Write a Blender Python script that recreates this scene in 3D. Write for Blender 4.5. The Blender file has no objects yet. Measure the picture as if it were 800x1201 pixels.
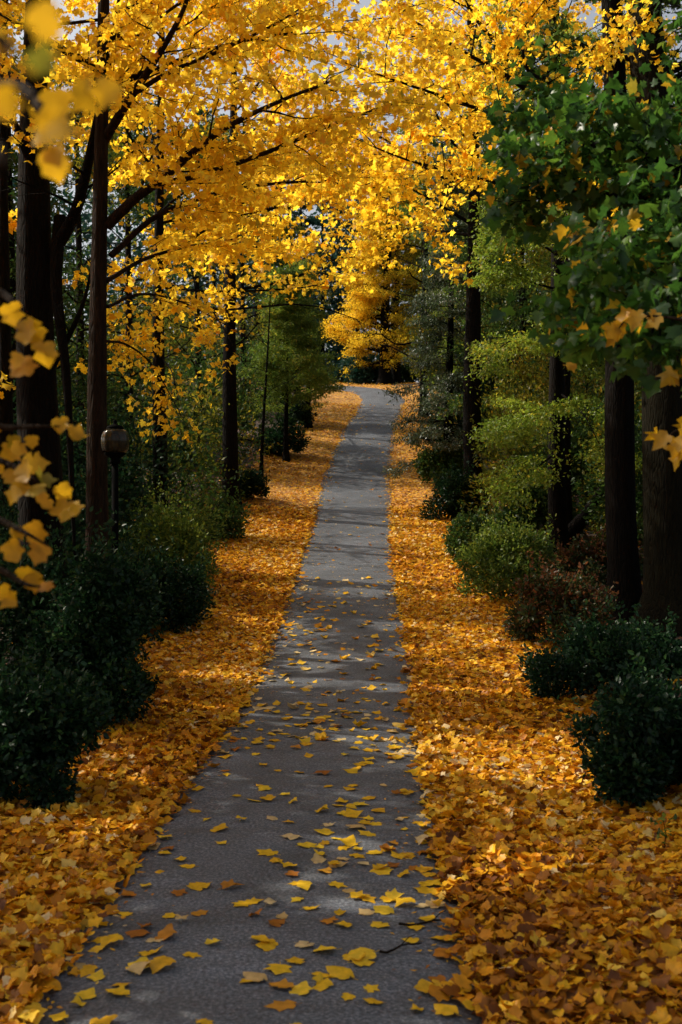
import bpy, math
import numpy as np
from mathutils import Vector, Matrix

R = math.radians
rng = np.random.default_rng(11)
scene = bpy.context.scene
col = scene.collection
F_PX = 1300.0          # focal length of the photograph in its own pixels
CAM_Z = 2.5

# ------------------------------------------------------------------ terrain
YK = [-80, 0, 12, 15.8, 21.8, 26, 30.9, 40, 51, 55.7, 62, 66, 70, 80, 100, 150, 600]
ZK = [0, 0, 0, .08, .80, 1.32, 2.03, 3.73, 6.4, 7.36, 8.75, 9.75, 10.55, 11.75, 12.6, 14, 16]
_ty = np.arange(-80, 600.01, .25)
_tz = np.interp(_ty, YK, ZK)
_k = np.exp(-.5 * (np.arange(-16, 17) * .25 / 1.2) ** 2); _k /= _k.sum()
_tz = np.convolve(np.pad(_tz, 16, mode='edge'), _k, mode='valid')

def prof(y): return np.interp(y, _ty, _tz)

CLY = [-80, 0, 5.6, 9, 12.7, 15.8, 21.8, 26, 30.9, 40, 51, 55.7, 60]
CLX = [-.62, -.56, -.44, -.36, -.22, -.1, .05, .12, .29, .55, 1.33, 1.86, 2.2]

def cx(y): return np.interp(y, CLY, CLX)

def gz(x, y):
    x = np.asarray(x, float); y = np.asarray(y, float)
    d = np.abs(x - cx(y))
    z = prof(y) + .05 * np.clip(d - 3.2, 0, 30)
    amp = np.clip((d - 1.25) / 1.2, 0, 1)
    z = z + amp * (.035 * np.sin(x * 1.7 + y * .9) + .03 * np.sin(x * .8 - y * 1.9 + 1.0) + .03)
    return z - .035 * (1 - np.clip((d - 1.15) / .35, 0, 1))

def ray(px, py, d):     # a point of the place, from its direction and distance
    return np.array([(px - 400) * d / F_PX, d, CAM_Z - (py - 600.5) * d / F_PX])

# ------------------------------------------------------------------ sun and the gaps it shines through
SUN_EL, SUN_AZ = R(40), R(22)                 # azimuth measured from due left towards the view direction
S = np.array([-math.cos(SUN_EL) * math.cos(SUN_AZ), math.cos(SUN_EL) * math.sin(SUN_AZ), math.sin(SUN_EL)])

GAPS = []              # (target point, radius of the opening, nearest distance, share of leaves missing)
def gap(x, y, r, share=.92, z=None, tmin=1.2):
    GAPS.append((np.array([x, y, float(gz(x, y)) if z is None else z]), r, tmin, share))

def sun_keep(P):
    keep = np.ones(len(P), bool)
    for T, r, tmin, sh in GAPS:
        v = P - T
        t = v @ S
        dist = np.linalg.norm(v - t[:, None] * S, axis=1)
        hit = (t > tmin) & (dist < r * rng.uniform(.75, 1.15, len(P)))
        keep &= ~(hit & (rng.random(len(P)) < sh))
    return keep

def tunnel_keep(P):
    d = np.abs(P[:, 0] - cx(P[:, 1]))
    y = P[:, 1]
    h = np.interp(y, [4, 14, 40, 60], [4.2, 5.3, 8.0, 9.5])
    hw = np.interp(y, [4, 14, 30, 50, 60, 68], [1.6, 2.3, 2.6, 2.6, 2.4, 0.0])
    jit = rng.normal(0, .25, len(P))
    inside = (d < hw + jit) & (P[:, 2] < prof(y) + h + jit) & (y > 1)
    return ~inside

# ------------------------------------------------------------------ mesh helpers
class MB:
    def __init__(self):
        self.v, self.f, self.var, self.n = [], [], [], 0
    def add(self, V, T, var=None):
        V = np.asarray(V, float).reshape(-1, 3); T = np.asarray(T, np.int64)
        if len(V) == 0: return
        self.v.append(V); self.f.append(T + self.n)
        self.var.append(np.zeros(len(V)) if var is None else np.asarray(var, float).reshape(-1))
        self.n += len(V)
    def build(self, name, mat, parent=None, smooth=True, origin=None):
        V = np.concatenate(self.v) if self.v else np.zeros((0, 3))
        var = np.concatenate(self.var) if self.var else np.zeros(0)
        if origin is not None: V = V - np.asarray(origin)
        starts, idx, at = [], [], 0
        for f in self.f:
            k = f.shape[1]
            starts.append(at + np.arange(len(f)) * k); idx.append(f.reshape(-1)); at += f.size
        me = bpy.data.meshes.new(name)
        me.vertices.add(len(V)); me.vertices.foreach_set('co', V.astype(np.float32).reshape(-1))
        if idx:
            idx = np.concatenate(idx); starts = np.concatenate(starts)
            me.loops.add(len(idx)); me.loops.foreach_set('vertex_index', idx.astype(np.int32))
            me.polygons.add(len(starts)); me.polygons.foreach_set('loop_start', starts.astype(np.int32))
        a = me.attributes.new('var', 'FLOAT', 'POINT')
        a.data.foreach_set('value', var.astype(np.float32))
        me.update(calc_edges=True)
        if not smooth: me.shade_flat()
        me.materials.append(mat)
        ob = bpy.data.objects.new(name, me); col.objects.link(ob)
        if parent is not None: ob.parent = parent
        elif origin is not None: ob.location = origin
        return ob

def tag(o, label=None, cat=None, group=None, kind=None):
    if label: o['label'] = label
    if cat: o['category'] = cat
    if group: o['group'] = group
    if kind: o['kind'] = kind
    return o

def empty(name, loc):
    o = bpy.data.objects.new(name, None); o.empty_display_size = .2
    o.location = loc; col.objects.link(o); return o

def unit(v):
    v = np.asarray(v, float)
    return v / np.maximum(np.linalg.norm(v, axis=-1, keepdims=True), 1e-9)

def smooth_path(P, n):
    P = np.asarray(P, float)
    if len(P) < 3:
        t = np.linspace(0, 1, n)[:, None]; return P[0] * (1 - t) + P[-1] * t
    Q = np.vstack([2 * P[0] - P[1], P, 2 * P[-1] - P[-2]])
    out = []
    ts = np.linspace(0, len(P) - 1 - 1e-6, n)
    for t in ts:
        i = int(t); u = t - i
        a, b, c, d = Q[i], Q[i + 1], Q[i + 2], Q[i + 3]
        out.append(.5 * (2 * b + (c - a) * u + (2 * a - 5 * b + 4 * c - d) * u * u + (3 * b - a - 3 * c + d) * u ** 3))
    return np.array(out)

def tube(mb, P, rad, sides=8, rough=0., cap=True):
    P = np.asarray(P, float); n = len(P); rad = np.broadcast_to(np.asarray(rad, float), (n,))
    T = unit(np.gradient(P, axis=0))
    ref = np.array([.13, .99, .05]) if abs(T[0][2]) > .7 else np.array([0, 0, 1.])
    A = unit(np.cross(T, ref)); B = np.cross(T, A)
    th = np.linspace(0, 2 * np.pi, sides, endpoint=False)
    rr = np.ones((n, sides))
    if rough:
        lobes = rng.normal(0, rough, sides)
        lobes = (lobes + np.roll(lobes, 1)) * .6
        rr = 1 + lobes[None, :] + rng.normal(0, rough * .35, (n, sides))
        rr += rough * .8 * np.sin(np.linspace(0, 7, n)[:, None] + th[None, :] * 2)
    V = P[:, None, :] + (rad[:, None] * rr)[..., None] * (np.cos(th)[None, :, None] * A[:, None, :] + np.sin(th)[None, :, None] * B[:, None, :])
    i = np.arange(n - 1)[:, None] * sides; j = np.arange(sides)[None, :]; j2 = (j + 1) % sides
    Q = np.stack([i + j, i + j2, i + sides + j2, i + sides + j], -1).reshape(-1, 4)
    mb.add(V.reshape(-1, 3), Q, np.full(n * sides, .5))
    if cap:
        k = (n - 1) * sides
        mb.add(np.vstack([V[-1], P[-1] + T[-1] * rad[-1] * .4]), np.stack([np.arange(sides), (np.arange(sides) + 1) % sides, np.full(sides, sides)], -1), np.full(sides + 1, .5))

def sticks(mb, A, B, r0, r1):
    """many thin tapering twigs with three sides and a bend"""
    A = np.asarray(A); B = np.asarray(B); n = len(A)
    if n == 0: return
    M = (A + B) * .5 + rng.normal(0, 1, (n, 3)) * (np.linalg.norm(B - A, axis=1) * .05)[:, None]
    T = unit(B - A); U = unit(np.cross(T, np.array([.31, .22, .93]))); W = np.cross(T, U)
    th = np.array([0, 2.094, 4.189])
    ring = np.cos(th)[None, :, None] * U[:, None, :] + np.sin(th)[None, :, None] * W[:, None, :]
    r0 = np.broadcast_to(r0, (n,))[:, None, None]; r1 = np.broadcast_to(r1, (n,))[:, None, None]
    V = np.stack([A[:, None, :] + ring * r0, M[:, None, :] + ring * (r0 + r1) * .5, B[:, None, :] + ring * r1], 1)
    base = np.arange(n)[:, None, None] * 9
    q = []
    for a in (0, 3):
        for j in range(3):
            k = (j + 1) % 3
            q.append([a + j, a + k, a + 3 + k, a + 3 + j])
    Q = (base + np.array(q)[None]).reshape(-1, 4)
    mb.add(V.reshape(-1, 3), Q, np.full(n * 9, .5))

# ------------------------------------------------------------------ leaf shapes (u across, v along, w out)
def leaf_shape(kind, curl, fold, seed):
    r = np.random.default_rng(seed)
    if kind == 'maple':
        half = [(.20, -.07), (.46, .13), (.31, .27), (.55, .58), (.25, .60)]
        pts = [(0, .02)] + half + [(0, 1.0)] + [(-a, b) for a, b in reversed(half)]
        c = (0, .36)
    elif kind == 'fall':
        half = [(.14, -.02), (.38, .08), (.47, .26), (.36, .36), (.50, .60), (.30, .70), (.14, .84)]
        pts = [(0, .04)] + half + [(0, 1.0)] + [(-a, b) for a, b in reversed(half)]
        c = (0, .42)
    elif kind == 'oval':
        half = [(.21, .2), (.26, .52), (.13, .82)]
        pts = [(0, 0)] + half + [(0, 1.0)] + [(-a, b) for a, b in reversed(half)]
        c = (0, .5)
    else:  # 'slip'
        pts = [(0, 0), (.2, .45), (0, 1), (-.2, .45)]
        c = None
    P = np.array(pts, float)
    P = P + r.normal(0, .035 if kind in ('maple', 'fall') else .01, P.shape) * (np.abs(P[:, :1]) > .01)
    if c is not None:
        P = np.vstack([P, c]); n = len(P) - 1
        T = np.array([[n, i, (i + 1) % n] for i in range(n)])
    else:
        T = np.array([[0, 1, 2], [0, 2, 3]])
    u, v = P[:, 0], P[:, 1]
    w = fold * np.abs(u) + curl * (v - .35) ** 2 + .25 * curl * np.sin(5 * u + 3 * v + seed)
    V = np.stack([u, v, w], -1); V[:, 1] -= 0.0
    return V, T

SHAPES = {
    'maple': [leaf_shape('maple', c, f, s) for s, (c, f) in enumerate([(-.5, .12), (-.25, -.25), (.15, .25), (-.7, .05)])],
    'fall': [leaf_shape('fall', c, f, s + 9) for s, (c, f) in enumerate([(.35, .22), (.2, -.12), (-.3, .1), (.5, .3), (.1, .08), (-.2, -.2), (.75, .5), (-.6, .45)])],
    'oval': [leaf_shape('oval', c, f, s + 30) for s, (c, f) in enumerate([(-.3, .25), (-.1, .15), (.2, .3)])],
    'slip': [leaf_shape('slip', c, f, s + 50) for s, (c, f) in enumerate([(-.3, .2), (.1, .1)])],
}

def add_leaves(mb, kind, P, D, N, size, var):
    n = len(P)
    if n == 0: return
    D = unit(D); N = unit(N - (N * D).sum(1)[:, None] * D); U = np.cross(D, N)
    which = rng.integers(0, len(SHAPES[kind]), n)
    for k, (V, T) in enumerate(SHAPES[kind]):
        m = np.nonzero(which == k)[0]
        if len(m) == 0: continue
        X = P[m][:, None, :] + size[m][:, None, None] * (V[None, :, 0:1] * U[m][:, None, :] + V[None, :, 1:2] * D[m][:, None, :] + V[None, :, 2:3] * N[m][:, None, :])
        nt = (np.arange(len(m))[:, None, None] * len(V) + T[None]).reshape(-1, 3)
        mb.add(X.reshape(-1, 3), nt, np.repeat(var[m], len(V)))

def rnd_dirs(n):
    return unit(rng.normal(0, 1, (n, 3)))

# ------------------------------------------------------------------ materials
def new_mat(name):
    m = bpy.data.materials.new(name); m.use_nodes = True
    nt = m.node_tree; nt.nodes.clear()
    out = nt.nodes.new('ShaderNodeOutputMaterial')
    return m, nt, out

def ramp_node(nt, stops):
    r = nt.nodes.new('ShaderNodeValToRGB')
    e = r.color_ramp.elements
    while len(e) < len(stops): e.new(.5)
    for el, (p, c) in zip(e, stops):
        el.position = p; el.color = (*c, 1)
    return r

def leaf_mat(name, stops, trans=.5, tgain=1.25, gloss=.02, rough=.42, use_object=False, veins=False):
    m, nt, out = new_mat(name)
    if use_object:
        at = nt.nodes.new('ShaderNodeObjectInfo'); fac = at.outputs['Random']
    else:
        at = nt.nodes.new('ShaderNodeAttribute'); at.attribute_name = 'var'; fac = at.outputs['Fac']
    rp = ramp_node(nt, stops); nt.links.new(fac, rp.inputs['Fac'])
    colr = rp.outputs['Color']
    geo = nt.nodes.new('ShaderNodeNewGeometry')
    nz = nt.nodes.new('ShaderNodeTexNoise'); nz.inputs['Scale'].default_value = 22; nz.inputs['Detail'].default_value = 3
    nt.links.new(geo.outputs['Position'], nz.inputs['Vector'])
    mr = nt.nodes.new('ShaderNodeMapRange'); mr.inputs['From Min'].default_value = .3; mr.inputs['From Max'].default_value = .7
    mr.inputs['To Min'].default_value = .78; mr.inputs['To Max'].default_value = 1.15
    nt.links.new(nz.outputs['Fac'], mr.inputs['Value'])
    mx = nt.nodes.new('ShaderNodeMix'); mx.data_type = 'RGBA'; mx.blend_type = 'MULTIPLY'; mx.inputs[0].default_value = 1
    nt.links.new(colr, mx.inputs[6]); nt.links.new(mr.outputs['Result'], mx.inputs[7])
    base = mx.outputs[2]
    dif = nt.nodes.new('ShaderNodeBsdfDiffuse'); nt.links.new(base, dif.inputs['Color'])
    tg = nt.nodes.new('ShaderNodeMix'); tg.data_type = 'RGBA'; tg.blend_type = 'MULTIPLY'; tg.inputs[0].default_value = 1
    tg.inputs[7].default_value = (tgain, tgain, tgain, 1); nt.links.new(base, tg.inputs[6])
    tr = nt.nodes.new('ShaderNodeBsdfTranslucent'); nt.links.new(tg.outputs[2], tr.inputs['Color'])
    ms = nt.nodes.new('ShaderNodeMixShader'); ms.inputs[0].default_value = trans
    nt.links.new(dif.outputs[0], ms.inputs[1]); nt.links.new(tr.outputs[0], ms.inputs[2])
    gl = nt.nodes.new('ShaderNodeBsdfGlossy'); gl.inputs['Roughness'].default_value = rough
    gl.inputs['Color'].default_value = (.9, .9, .9, 1)
    m2 = nt.nodes.new('ShaderNodeMixShader'); m2.inputs[0].default_value = gloss
    nt.links.new(ms.outputs[0], m2.inputs[1]); nt.links.new(gl.outputs[0], m2.inputs[2])
    nt.links.new(m2.outputs[0], out.inputs['Surface'])
    return m

M = {}
M['gold'] = leaf_mat('golden maple leaf', [(0, (.42, .30, .02)), (.12, (.66, .38, .012)), (.45, (.84, .54, .022)), (.85, (.87, .66, .05)), (1, (.80, .36, .008))], .64, 1.5, .012)
M['gold_far'] = leaf_mat('gold and olive leaf', [(0, (.12, .17, .02)), (.3, (.35, .30, .02)), (.55, (.74, .50, .025)), (1, (.86, .58, .03))], .5, 1.25, .01)
M['near_gold'] = leaf_mat('foreground gold leaf', [(0, (.22, .22, .02)), (.2, (.56, .32, .012)), (.7, (.66, .38, .012)), (1, (.46, .20, .015))], .5, 1.2)
M['dark_green'] = leaf_mat('dark green maple leaf', [(0, (.022, .065, .012)), (.45, (.045, .12, .015)), (.74, (.10, .19, .02)), (.78, (.45, .28, .015)), (1, (.66, .30, .012))], .5, 1.3, .022, .35)
M['lime'] = leaf_mat('bright yellow green leaf', [(0, (.07, .13, .015)), (.5, (.18, .26, .025)), (.9, (.36, .40, .04)), (1, (.50, .40, .03))], .5, 1.3, .025)
M['sunny'] = leaf_mat('sunny mid green leaf', [(0, (.06, .10, .015)), (.5, (.13, .20, .025)), (.9, (.24, .28, .03)), (1, (.45, .34, .03))], .5, 1.3, .02)  # brighter version of the mid green, sunlight put into the leaf colour
M['green'] = leaf_mat('mid green leaf', [(0, (.02, .05, .013)), (.5, (.04, .085, .016)), (.9, (.075, .12, .02)), (1, (.22, .18, .02))], .42, 1.2, .015)
M['olive'] = leaf_mat('olive leaf', [(0, (.06, .085, .012)), (.5, (.16, .17, .016)), (.9, (.30, .24, .018)), (1, (.5, .28, .015))], .5, 1.2, .015)
M['grey_green'] = leaf_mat('grey green conifer leaf', [(0, (.03, .06, .025)), (.6, (.075, .11, .05)), (.9, (.16, .18, .10)), (1, (.34, .33, .25))], .3, 1.0, .05, .35)  # palest stop is whitish highlights put into the leaf colour
M['blue_green'] = leaf_mat('haze tinted conifer needle', [(0, (.012, .05, .035)), (1, (.03, .095, .06))], .3, 1.0, .03)  # blue tint stands in for distance haze
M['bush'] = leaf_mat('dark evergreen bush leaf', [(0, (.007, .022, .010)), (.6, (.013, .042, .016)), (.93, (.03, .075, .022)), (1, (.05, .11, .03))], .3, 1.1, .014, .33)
M['bush_lit'] = leaf_mat('sunlit bush leaf', [(0, (.035, .075, .015)), (.5, (.11, .18, .025)), (1, (.30, .34, .04))], .42, 1.2, .02)  # lit copy of the bush leaf, sunshine painted in as lighter colour
M['bush_red'] = leaf_mat('reddish bush leaf', [(0, (.02, .045, .015)), (.45, (.05, .07, .018)), (.7, (.14, .05, .02)), (1, (.24, .09, .03))], .4, 1.2, .02)
M['litter'] = leaf_mat('fallen leaf carpet', [(0, (.16, .05, .008)), (.18, (.42, .15, .010)), (.40, (.74, .30, .010)), (.66, (.84, .45, .014)), (.9, (.88, .56, .05)), (1, (.82, .62, .30))], .2, 1.0, .02, .45)
M['leaf_yellow'] = leaf_mat('fallen yellow leaf', [(0, (.66, .35, .02)), (.5, (.80, .47, .02)), (1, (.84, .56, .04))], .15, 1.0, .02, .4, True)
M['leaf_tan'] = leaf_mat('fallen pale tan leaf', [(0, (.55, .36, .13)), (1, (.72, .54, .26))], .15, 1.0, .02, .45, True)
M['leaf_brown'] = leaf_mat('fallen orange brown leaf', [(0, (.28, .09, .015)), (.5, (.52, .2, .02)), (1, (.62, .3, .03))], .15, 1.0, .02, .45, True)

def bark_mat(name, c0, c1, scale=(9, 9, 1.4), bump=.6):
    m, nt, out = new_mat(name)
    tc = nt.nodes.new('ShaderNodeTexCoord'); mp = nt.nodes.new('ShaderNodeMapping'); mp.inputs['Scale'].default_value = scale
    nt.links.new(tc.outputs['Object'], mp.inputs['Vector'])
    n1 = nt.nodes.new('ShaderNodeTexNoise'); n1.inputs['Scale'].default_value = 2.2; n1.inputs['Detail'].default_value = 8; n1.inputs['Roughness'].default_value = .65
    nt.links.new(mp.outputs['Vector'], n1.inputs['Vector'])
    vo = nt.nodes.new('ShaderNodeTexVoronoi'); vo.feature = 'DISTANCE_TO_EDGE'; vo.inputs['Scale'].default_value = 2.4
    nt.links.new(mp.outputs['Vector'], vo.inputs['Vector'])
    rp = ramp_node(nt, [(.3, c0), (.7, c1)]); nt.links.new(n1.outputs['Fac'], rp.inputs['Fac'])
    ad = nt.nodes.new('ShaderNodeMath'); ad.operation = 'ADD'
    sm = nt.nodes.new('ShaderNodeMath'); sm.operation = 'MINIMUM'; sm.inputs[1].default_value = .18
    nt.links.new(vo.outputs['Distance'], sm.inputs[0])
    m3 = nt.nodes.new('ShaderNodeMath'); m3.operation = 'MULTIPLY'; m3.inputs[1].default_value = 3.5
    nt.links.new(sm.outputs[0], m3.inputs[0])
    nt.links.new(n1.outputs['Fac'], ad.inputs[0]); nt.links.new(m3.outputs[0], ad.inputs[1])
    bp = nt.nodes.new('ShaderNodeBump'); bp.inputs['Strength'].default_value = bump; bp.inputs['Distance'].default_value = .04
    nt.links.new(ad.outputs[0], bp.inputs['Height'])
    p = nt.nodes.new('ShaderNodeBsdfPrincipled'); p.inputs['Roughness'].default_value = .95; p.inputs['Specular IOR Level'].default_value = .08
    nt.links.new(rp.outputs['Color'], p.inputs['Base Color']); nt.links.new(bp.outputs['Normal'], p.inputs['Normal'])
    nt.links.new(p.outputs[0], out.inputs['Surface'])
    return m
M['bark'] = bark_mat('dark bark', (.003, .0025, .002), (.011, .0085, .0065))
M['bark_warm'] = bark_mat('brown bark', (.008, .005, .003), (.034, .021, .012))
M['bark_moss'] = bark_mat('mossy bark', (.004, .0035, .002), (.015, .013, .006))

def ground_mat():
    m, nt, out = new_mat('forest floor')
    geo = nt.nodes.new('ShaderNodeNewGeometry')
    vo = nt.nodes.new('ShaderNodeTexVoronoi'); vo.inputs['Scale'].default_value = 11
    nt.links.new(geo.outputs['Position'], vo.inputs['Vector'])
    sp = nt.nodes.new('ShaderNodeSeparateColor'); nt.links.new(vo.outputs['Color'], sp.inputs[0])
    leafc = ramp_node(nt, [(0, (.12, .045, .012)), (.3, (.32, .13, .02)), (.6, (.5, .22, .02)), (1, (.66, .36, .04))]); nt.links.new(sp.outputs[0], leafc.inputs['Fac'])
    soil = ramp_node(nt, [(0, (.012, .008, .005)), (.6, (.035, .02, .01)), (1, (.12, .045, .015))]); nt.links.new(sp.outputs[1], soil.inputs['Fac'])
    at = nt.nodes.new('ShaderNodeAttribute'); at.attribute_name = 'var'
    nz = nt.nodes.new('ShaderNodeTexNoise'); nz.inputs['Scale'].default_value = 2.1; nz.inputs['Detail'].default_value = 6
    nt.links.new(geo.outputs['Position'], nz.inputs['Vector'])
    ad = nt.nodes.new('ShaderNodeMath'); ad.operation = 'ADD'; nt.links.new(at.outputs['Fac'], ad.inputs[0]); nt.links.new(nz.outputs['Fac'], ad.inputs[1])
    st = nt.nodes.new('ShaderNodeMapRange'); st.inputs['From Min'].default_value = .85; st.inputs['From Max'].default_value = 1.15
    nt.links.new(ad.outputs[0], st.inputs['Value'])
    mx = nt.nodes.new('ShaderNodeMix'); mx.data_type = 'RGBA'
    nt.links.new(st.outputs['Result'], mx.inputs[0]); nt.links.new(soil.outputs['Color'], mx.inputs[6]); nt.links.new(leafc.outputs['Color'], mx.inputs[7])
    bp = nt.nodes.new('ShaderNodeBump'); bp.inputs['Strength'].default_value = .5; bp.inputs['Distance'].default_value = .03
    nt.links.new(vo.outputs['Distance'], bp.inputs['Height'])
    p = nt.nodes.new('ShaderNodeBsdfPrincipled'); p.inputs['Roughness'].default_value = .85
    nt.links.new(mx.outputs[2], p.inputs['Base Color']); nt.links.new(bp.outputs['Normal'], p.inputs['Normal'])
    nt.links.new(p.outputs[0], out.inputs['Surface'])
    return m

def asphalt_mat():
    m, nt, out = new_mat('worn asphalt')
    geo = nt.nodes.new('ShaderNodeNewGeometry')
    n1 = nt.nodes.new('ShaderNodeTexNoise'); n1.inputs['Scale'].default_value = 44; n1.inputs['Detail'].default_value = 5; n1.inputs['Roughness'].default_value = .75
    n2 = nt.nodes.new('ShaderNodeTexNoise'); n2.inputs['Scale'].default_value = 1.1; n2.inputs['Detail'].default_value = 6; n2.inputs['Roughness'].default_value = .6
    vo = nt.nodes.new('ShaderNodeTexVoronoi'); vo.inputs['Scale'].default_value = 70
    mp = nt.nodes.new('ShaderNodeMapping'); mp.inputs['Scale'].default_value = (.35, 2.2, 1)
    n3 = nt.nodes.new('ShaderNodeTexNoise'); n3.inputs['Scale'].default_value = 1.6; n3.inputs['Detail'].default_value = 7; n3.inputs['Roughness'].default_value = .7
    nt.links.new(geo.outputs['Position'], mp.inputs['Vector']); nt.links.new(mp.outputs['Vector'], n3.inputs['Vector'])
    for n in (n1, n2, vo): nt.links.new(geo.outputs['Position'], n.inputs['Vector'])
    rp = ramp_node(nt, [(.32, (.018, .021, .027)), (.5, (.085, .096, .115)), (.68, (.26, .275, .305))]); nt.links.new(n1.outputs['Fac'], rp.inputs['Fac'])
    mr = nt.nodes.new('ShaderNodeMapRange'); mr.inputs['From Min'].default_value = .3; mr.inputs['From Max'].default_value = .7; mr.inputs['To Min'].default_value = .7; mr.inputs['To Max'].default_value = 1.3
    nt.links.new(n2.outputs['Fac'], mr.inputs['Value'])
    mr3 = nt.nodes.new('ShaderNodeMapRange'); mr3.inputs['From Min'].default_value = .35; mr3.inputs['From Max'].default_value = .68; mr3.inputs['To Min'].default_value = .75; mr3.inputs['To Max'].default_value = 1.3
    nt.links.new(n3.outputs['Fac'], mr3.inputs['Value'])
    mm = nt.nodes.new('ShaderNodeMath'); mm.operation = 'MULTIPLY'; nt.links.new(mr.outputs['Result'], mm.inputs[0]); nt.links.new(mr3.outputs['Result'], mm.inputs[1])
    mx = nt.nodes.new('ShaderNodeMix'); mx.data_type = 'RGBA'; mx.blend_type = 'MULTIPLY'; mx.inputs[0].default_value = 1
    nt.links.new(rp.outputs['Color'], mx.inputs[6]); nt.links.new(mm.outputs[0], mx.inputs[7])
    wn = nt.nodes.new('ShaderNodeTexNoise'); wn.inputs['Scale'].default_value = 2.5; wn.inputs['Detail'].default_value = 6
    nt.links.new(geo.outputs['Position'], wn.inputs['Vector'])
    wm = nt.nodes.new('ShaderNodeMix'); wm.data_type = 'RGBA'; wm.inputs[0].default_value = .35
    nt.links.new(geo.outputs['Position'], wm.inputs[6]); nt.links.new(wn.outputs['Color'], wm.inputs[7])
    cr = nt.nodes.new('ShaderNodeTexVoronoi'); cr.feature = 'DISTANCE_TO_EDGE'; cr.inputs['Scale'].default_value = .75
    nt.links.new(wm.outputs[2], cr.inputs['Vector'])
    cm = nt.nodes.new('ShaderNodeMapRange'); cm.inputs['From Min'].default_value = .0; cm.inputs['From Max'].default_value = .009
    cm.inputs['To Min'].default_value = .88; cm.inputs['To Max'].default_value = 1.0
    nt.links.new(cr.outputs['Distance'], cm.inputs['Value'])
    m5 = nt.nodes.new('ShaderNodeMath'); m5.operation = 'MULTIPLY'; nt.links.new(mm.outputs[0], m5.inputs[0]); nt.links.new(cm.outputs['Result'], m5.inputs[1])
    nt.links.new(m5.outputs[0], mx.inputs[7])
    sp = nt.nodes.new('ShaderNodeSeparateColor'); nt.links.new(vo.outputs['Color'], sp.inputs[0])
    ad = nt.nodes.new('ShaderNodeMath'); ad.operation = 'ADD'; nt.links.new(sp.outputs[0], ad.inputs[0]); nt.links.new(n1.outputs['Fac'], ad.inputs[1])
    bp = nt.nodes.new('ShaderNodeBump'); bp.inputs['Strength'].default_value = .8; bp.inputs['Distance'].default_value = .016
    nt.links.new(ad.outputs[0], bp.inputs['Height'])
    p = nt.nodes.new('ShaderNodeBsdfPrincipled'); p.inputs['Roughness'].default_value = .62
    rr = nt.nodes.new('ShaderNodeMapRange'); rr.inputs['From Min'].default_value = .35; rr.inputs['From Max'].default_value = .65; rr.inputs['To Min'].default_value = .5; rr.inputs['To Max'].default_value = .75
    nt.links.new(n3.outputs['Fac'], rr.inputs['Value']); nt.links.new(rr.outputs['Result'], p.inputs['Roughness'])
    nt.links.new(mx.outputs[2], p.inputs['Base Color']); nt.links.new(bp.outputs['Normal'], p.inputs['Normal'])
    nt.links.new(p.outputs[0], out.inputs['Surface'])
    return m

def metal_mat(name, c, rough=.5):
    m, nt, out = new_mat(name)
    nz = nt.nodes.new('ShaderNodeTexNoise'); nz.inputs['Scale'].default_value = 14; nz.inputs['Detail'].default_value = 5
    rp = ramp_node(nt, [(.3, tuple(x * .6 for x in c)), (.7, c)]); nt.links.new(nz.outputs['Fac'], rp.inputs['Fac'])
    p = nt.nodes.new('ShaderNodeBsdfPrincipled'); p.inputs['Roughness'].default_value = rough; p.inputs['Specular IOR Level'].default_value = .02
    nt.links.new(rp.outputs['Color'], p.inputs['Base Color']); nt.links.new(p.outputs[0], out.inputs['Surface'])
    return m

# gaps in the leaves that let the sun reach the ground and the foliage of the right side
def band(y, x0, x1, r, share=.94):
    for x in np.arange(x0, x1, max(r * .8, .4)):
        gap(x, y + (x - cx(y)) * -.28, r, share)
band(25.5, -2.6, 4.0, 1.05, .99); band(26.8, -1.4, 1.6, .7, .98)
band(23.9, -2.0, 3.2, .5, .9)
band(15.3, -1.9, 2.3, .36, .9)
band(12.3, 1.25, 3.2, 1.0, .98); band(11.0, 1.3, 2.9, .6, .8)
band(13.2, -2.3, -.6, .4, .95)
band(19.6, .8, 2.6, .4, .85)
band(31.5, -2.4, 3.2, .7, .85)
band(37, -2.2, 3.5, .45, .8)
band(47, -1.8, 4.2, .6, .85)
for y in np.arange(28.5, 55, 1.5): band(y, -2.6, 3.2, .8, .62)
band(28.5, -2.8, -.7, .8, .95); band(30.2, -2.8, -.7, .8, .9); band(26.8, -2.8, -.7, .7, .95); band(27.2, .8, 3.2, .7, .85)
band(22.3, -2.2, 3.0, .5, .6)
for y in (56, 58, 60, 62, 64, 66): band(y, -1.6, 5.2, 1.1, .97)
gap(3.1, 21.3, .9, .9, 2.0); gap(-3.0, 19.8, .7, .9, 1.9); gap(-3.5, 29.5, .7, .85, 3.3)
for (px, py, d, r) in [(590, 330, 23.5, 1.3), (620, 390, 23.5, 1.3), (580, 430, 23.5, 1.1), (640, 330, 24, 1.2), (600, 480, 23.5, 1.), (650, 470, 24, .9), (695, 380, 24, .8), (690, 480, 24, .8), (715, 330, 24, .7), (200, 620, 21, .9),
                       (525, 280, 36, 2.), (520, 360, 36, 2.), (515, 440, 36, 1.6), (340, 400, 42, 2.2), (310, 430, 42, 1.8), (368, 390, 42, 1.6), (350, 340, 43, 1.8),
                       (200, 330, 30, 1.5), (225, 420, 33, 1.5), (150, 430, 30, 1.3), (290, 330, 46, 2), (100, 420, 28, 1.3), (240, 480, 38, 1.2), (430, 330, 72, 2.2), (430, 390, 72, 2.6), (430, 300, 72, 2.6), (460, 340, 72, 2.4), (490, 300, 54, 2.6), (490, 380, 54, 2.4)]:
    q = ray(px, py, d); gap(q[0], q[1], r, .9, q[2], 2.2)

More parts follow.
